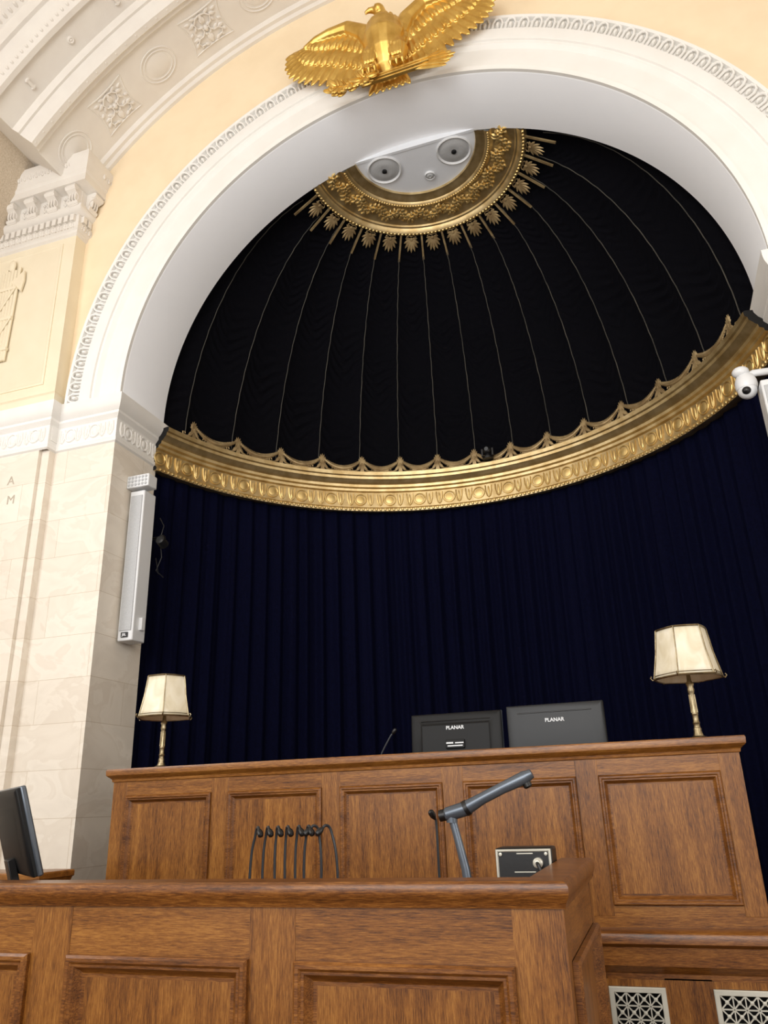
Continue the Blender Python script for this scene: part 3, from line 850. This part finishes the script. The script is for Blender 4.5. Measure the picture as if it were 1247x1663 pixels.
# ------------------------------------------------------------ MONITORS
def monitor(loc,rot,w,h,bulge,label,logo=True,slot=True,stand=.2,mat=SLATE,edge=BLK):
    R=root('monitor',loc,label,'monitor',None,rot)
    mb=MB(); mb.box(-w/2,w/2,0,.02,stand,stand+h); mb.build('bezel',edge,R,local=True,bevel=.006,smooth=30)
    mb=MB()
    rf(mb,Matrix.Translation((0,0,stand+h/2)),w-.006,h-.006,[(0,0),(.0,.012),(.008,.018),(.03,.022),(.055,.022+bulge*.4),(.065,.022+bulge)]); 
    if slot:
        mb.mi=1; mb.box(-w*.38,w*.38,-.0235-bulge*.3,-.02,stand+h-.047,stand+h-.041)
    mb.mi=0
    mb.build('back_cover',[mat,BLK],R,local=True,bevel=.003,smooth=30,merge=False)
    mb=MB(); mb.box(-w/2+.012,w/2-.012,.019,.0215,stand+.012,stand+h-.012); mb.build('screen',BLK,R,local=True,smooth=0)
    mb=MB(); mb.box(-.035,.035,-.045-bulge,-.018-bulge,.01,stand+h*.22); mb.lathe([(.12,0),(.12,.008),(.10,.012),(.03,.016)],32,Matrix.Translation((0,-.02,0))); mb.build('stand',BLK,R,local=True,bevel=.003,smooth=30)
    if logo: text('PLANAR',.026,LETW,R,(0,-.0235-bulge,stand+h-.085),(pi/2,0,0),'lettering',.0008,.0006)
    return R
m1=monitor((-.971,4.10,.002),(rad(-5),0,rad(1)),.494,.29,.014,'black computer monitor seen from behind on bench desk',slot=True,stand=.172,mat=SLATE2,edge=BLUEGREY)
mb=MB(); mb.box(-.05,.05,-.048,-.036,.27,.315); mb.build('connector_block',SLATE2,m1,local=True,bevel=.003)
mb=MB(); mb.box(-.047,-.01,-.0495,-.048,.294,.302); mb.box(.0,.045,-.0495,-.048,.294,.300); mb.box(-.04,.04,-.0495,-.048,.280,.286); mb.build('port_label',LETW,m1,local=True,smooth=0)
m2=monitor((-.450,4.10,.002),(rad(-2),0,rad(-1)),.494,.29,.002,'slate grey computer monitor seen from behind on bench desk',stand=.180,slot=True)
m3=monitor((-2.165,2.484,-.295),(rad(18),0,rad(-38)),.50,.30,.004,'black computer monitor turned away on clerk bench',logo=False,slot=False,stand=.12,mat=SLATE2,edge=BLUEGREY)

# ------------------------------------------------------------ MICROPHONES
def mic(loc,pts,label,group=None,base=.03,r=.0044):
    R=root('microphone',loc,label,'microphone',group)
    def cr(P,n=8):
        P=[Vector(p) for p in P]; P=[P[0]*2-P[1]]+P+[P[-1]*2-P[-2]]; out=[]
        for i in range(1,len(P)-2):
            for k in range(n):
                t=k/n; a,b,c,d=P[i-1:i+3]
                out.append(.5*((2*b)+(-a+c)*t+(2*a-5*b+4*c-d)*t*t+(-a+3*b-3*c+d)*t**3))
        out.append(P[-2]); return out
    C=cr(pts)
    mb=MB(); mb.tube(C,r,8); mb.build('gooseneck',GNECK,R,local=True)
    mb=MB(); d=(C[-1]-C[-2]).normalized(); p=C[-1]
    mb.tube([p-d*.004,p,p+d*.006,p+d*.018,p+d*.026,p+d*.030],[r*1.05,.0065,.0095,.011,.009,.004],12); mb.build('microphone_head',BLK,R,local=True)
    mb=MB(); s=base/.03; mb.lathe([(.03*s,0),(.03*s,.012),(.022*s,.02),(.012*s,.024),(.006,.05)],20); mb.build('base',BLK,R,local=True)
    return R
BTM=[-1.362,-1.314,-1.268,-1.230,-1.192,-1.160,-1.105,-1.046]; TOP=[-1.345,-1.306,-1.268,-1.231,-1.190,-1.154,-1.110,-1.066]
for i,(xb,xt) in enumerate(zip(BTM,TOP)):
    d=xt-xb
    sg=1 if i in (0,1,4,5) else -1
    sg=-1 if i>=6 else 1
    mic((xb,2.60,-.30),[(0,0,.02),(d*.02-.004*sg,0,.09),(d*.35-.004*sg,0,.17),(d*.8,0,.222),(d+.004*sg,-.004,.244),(d+.014*sg,-.014,.249),(d+.022*sg,-.022,.240)],'slim black gooseneck microphone hooked over in a close row',group='gooseneck microphones on clerk bench',base=.013,r=.0048)
mic((-.712,2.66,-.30),[(0,0,.02),(-.001,0,.10),(-.001,0,.20),(-.002,0,.25),(-.006,-.006,.262)],'single black gooseneck microphone beside document camera',base=.02)
mic((-1.42,4.0,.002),[(0,0,.02),(.02,0,.12),(.06,0,.24),(.115,0,.335),(.135,0,.36)],'single black gooseneck microphone on judge bench')

# ------------------------------------------------------------ DOCUMENT CAMERA
dc=root('document_camera',(-.60,2.60,-.298),'silver-grey document camera with raised swivel arm','document camera')
mb=MB(); mb.box(-.06,.07,-.07,.05,0,.03); mb.build('base',BLKM,dc,local=True,bevel=.008)
mb=MB(); mb.tube([(-.0,0,.03),(-.01,0,.11),(-.03,0,.20),(-.045,0,.262)],[.016,.014,.0125,.0125],14); mb.build('column',BLUEGREY,dc,local=True)
mb=MB()
mb.tube([(-.072,.0,.268),(-.06,.0,.27),(.0,0,.285),(.06,0,.315),(.13,0,.345),(.20,-.0,.372),(.225,0,.384)],[.012,.022,.023,.018,.018,.021,.014],16)
mb.tube([(-.045,0,.245),(-.045,0,.275)],.018,14); mb.build('arm',BLUEGREY,dc,local=True)
mb=MB(); mb.tube([(-.085,.0,.266),(-.066,.0,.269)],.018,14); mb.build('hinge_cap',BLK,dc,local=True)
mb=MB(); mb.tube([(.0,0,.285),(.012,0,.291)],.0245,16); mb.build('joint_ring',BLK,dc,local=True)
mb=MB(); mb.lathe([(.014,0),(.014,-.012),(.009,-.016)],14,Matrix.Translation((.205,0,.356))@Matrix.Rotation(rad(-22),4,'Y')); mb.build('lens',BLK,dc,local=True)

ib=root('interface_box',(-.425,2.64,-.298),'small black metal box with cable connector and lettering','electronics box')
mb=MB(); mb.box(-.088,.088,-.045,.07,0,.168); mb.build('casing',BLK,ib,local=True,bevel=.008)
mb=MB(); rf(mb,Matrix.Translation((0,-.045,.100)),.170,.128,[(0,0),(0,.003),(.002,.005),(.005,.005),(.008,.001)],False)
for sx in (-1,1):
    mb.lathe([(.005,0),(.005,.004),(.001,.005)],10,frame((.070*sx,-.046,.150),(1,0,0),(0,0,1),(0,-1,0)))
mb.box(-.02,.03,-.0467,-.045,.150,.153); mb.box(-.03,.035,-.0467,-.045,.098,.101); mb.build('face_trim',STEEL,ib,local=True)
mb=MB(); mb.lathe([(.015,0),(.015,.016),(.010,.020),(.010,.028),(.0065,.03)],16,frame((.045,-.045,.125),(1,0,0),(0,0,1),(0,-1,0))); mb.build('connector',STEEL,ib,local=True)
mb=MB(); mb.tube([(.045,-.072,.125),(.051,-.09,.120),(.059,-.095,.10),(.063,-.09,.06),(.065,-.08,.01)],.006,8); mb.build('cable',BLKM,ib,local=True)

# ------------------------------------------------------------ SPEAKERS & WALL DEVICES
def speaker(loc,side,label):
    R=root('speaker',loc,label,'speaker','white column loudspeakers')
    mb=MB(); mb.box(-.062,.062,-.045,.10,0,1.13); mb.build('cabinet',WPL,R,local=True,bevel=.008)
    mb=MB(); mb.box(-.048,.048,-.052,-.044,.07,1.09); mb.build('speaker_grille',GRILLE,R,local=True,bevel=.002)
    mb=MB(); mb.box(-.026,.026,-.055,-.045,.022,.058); mb.build('badge',BLK,R,local=True)
    text('JBL',.026,LETW,R,(0,-.0555,.04),(pi/2,0,0),'lettering',.0006,.0005)
    for z in (.12,1.0):
        mb=MB(); x0,x1=sorted((side*.058,side*(.090 if side<0 else .135))); mb.box(x0,x1,.0,.06,z-.04,z+.04)
        mb.build('bracket',WPL,R,local=True,bevel=.004)
    mb=MB(); mb.box(.058,.085,.02,.06,.08,.17); mb.build('cable_box',WPL,R,local=True,bevel=.003)
    return R
s1=speaker((-3.375,4.52,1.14),-1,'tall white column speaker mounted on stone pier')
s2=speaker((.966,4.50,1.14),1,'tall white column speaker on pier beside white camera')
el=root('emergency_light',(-3.36,4.50,2.29),'small white wall light box with bulb grid','light')
mb=MB(); mb.box(-.10,.09,-.05,.06,0,.10); mb.build('housing',WPL,el,local=True,bevel=.008)
mb=MB()
for i in range(6):
    for j in range(3): mb.ell((-.078+.029*i,-.052,.022+.028*j),(.011,.006,.011),None,8,5)
mb.build('bulb_array',GRILLE,el,local=True)
bd=root('spotlight',(-3.28,4.70,1.90),'small black spotlight with dangling cables on pier','light')
mb=MB(); mb.tube([(-.18,0,.06),(-.02,0,.06),(.0,0,.03)],.012,8); mb.lathe([(.02,-.03),(.035,-.02),(.035,.05),(.025,.06)],16,Matrix.Translation((.02,-.02,0))@Matrix.Rotation(rad(70),4,'X')); mb.ell((-.01,0,.05),(.03,.03,.03)); mb.build('housing',BLKM,bd,local=True)
mb=MB(); mb.tube([(-.02,0,.02),(.0,.0,-.10),(-.04,0,-.20),(.03,0,-.26),(-.02,0,-.22),(-.05,0,-.1)],.004,6); mb.tube([(-.04,0,.22),(.0,0,.15),(-.02,0,.07)],.004,6); mb.build('cable',BLKM,bd,local=True)
pc=root('security_camera',(.845,4.55,2.27),'white dome camera with dark lens on bracket','camera')
mb=MB(); mb.tube([(.26,.02,.10),(.05,0,.10),(.0,0,.08)],.022,12); mb.build('bracket',WPL,pc,local=True)
mb=MB(); mb.lathe([(.03,.10),(.05,.085),(.062,.05),(.064,.02),(.058,.0)],24); mb.ell((0,0,-.005),(.056,.056,.055),None,20,12); mb.ell((-.02,-.02,.11),(.05,.045,.035),None,14,8); mb.build('housing',WPL,pc,local=True)
mb=MB(); mb.ell((-.012,-.04,-.025),(.026,.026,.024),None,14,8); mb.build('lens',BLK,pc,local=True)
bc=root('security_camera',(CX+.14,6.36,2.925),'small black camera standing on gilded cornice','camera')
mb=MB(); mb.lathe([(.05,0),(.05,.02),(.03,.03),(.025,.05)],18); mb.ell((0,-.01,.085),(.042,.042,.042),None,16,10); mb.box(-.055,-.04,-.02,.02,.03,.10); mb.box(.04,.055,-.02,.02,.03,.10); mb.build('housing',BLK,bc,local=True)
mb=MB(); mb.tube([(0,-.04,.085),(0,-.062,.08)],.018,12); mb.build('lens',BLKM,bc,local=True)

# ------------------------------------------------------------ LIGHT, WORLD, CAMERA
def area(name,loc,tgt,size,power,col,sy=None):
    l=bpy.data.lights.new(name,'AREA'); l.energy=power; l.color=col; l.size=size
    if sy: l.shape='RECTANGLE'; l.size_y=sy
    o=bpy.data.objects.new(name,l); bpy.context.scene.collection.objects.link(o)
    o.location=Vector(loc)+Vector((0,0,E)); d=Vector(tgt)-Vector(loc); o.rotation_euler=d.to_track_quat('-Z','Y').to_euler()
    return o
area('rear_fill_light',(-1.2,-3.6,2.6),(-1.2,4.3,2.8),5,240,(1,.98,.95),3.5)  # added area light behind the camera, no window modelled
area('arch_fill_light',(.6,1.4,1.9),(-2.4,3.9,5.2),1.0,30,(1,.95,.88))  # added fill lamp brightening arch and vault, no such fixture
area('left_fill_light',(-4.9,.8,2.6),(-1.0,4.0,1.2),1.4,62,(.97,.98,1.0),2.2)  # extra fill by the left wall, which has no window
area('right_fill_light',(2.6,1.6,1.0),(-3.2,4.6,1.8),1.2,26,(.97,.98,1.0),1.8)  # added fill from the right, where the wall is solid
w=bpy.data.worlds.new('world'); bpy.context.scene.world=w; w.use_nodes=True
w.node_tree.nodes['Background'].inputs[0].default_value=(1,.985,.965,1); w.node_tree.nodes['Background'].inputs[1].default_value=.9
sc=bpy.context.scene
sc.view_settings.view_transform='Standard'; sc.view_settings.look='None'; sc.view_settings.exposure=.36
cam=bpy.data.cameras.new('camera'); co=bpy.data.objects.new('camera',cam); sc.collection.objects.link(co)
cam.sensor_fit='VERTICAL'; cam.sensor_height=36; cam.lens=1249/1663*36; cam.clip_start=.05
cx_=Vector((.9473,.3187,-.0314)); cy_=Vector((.1423,-.3304,.9331)); cz_=Vector((.2869,-.8884,-.3583))
cz_.normalize(); cy_=(cy_-cz_*cy_.dot(cz_)).normalized(); cx_=cy_.cross(cz_)
co.matrix_world=frame((0,0,E),cx_,cy_,cz_)
sc.camera=co
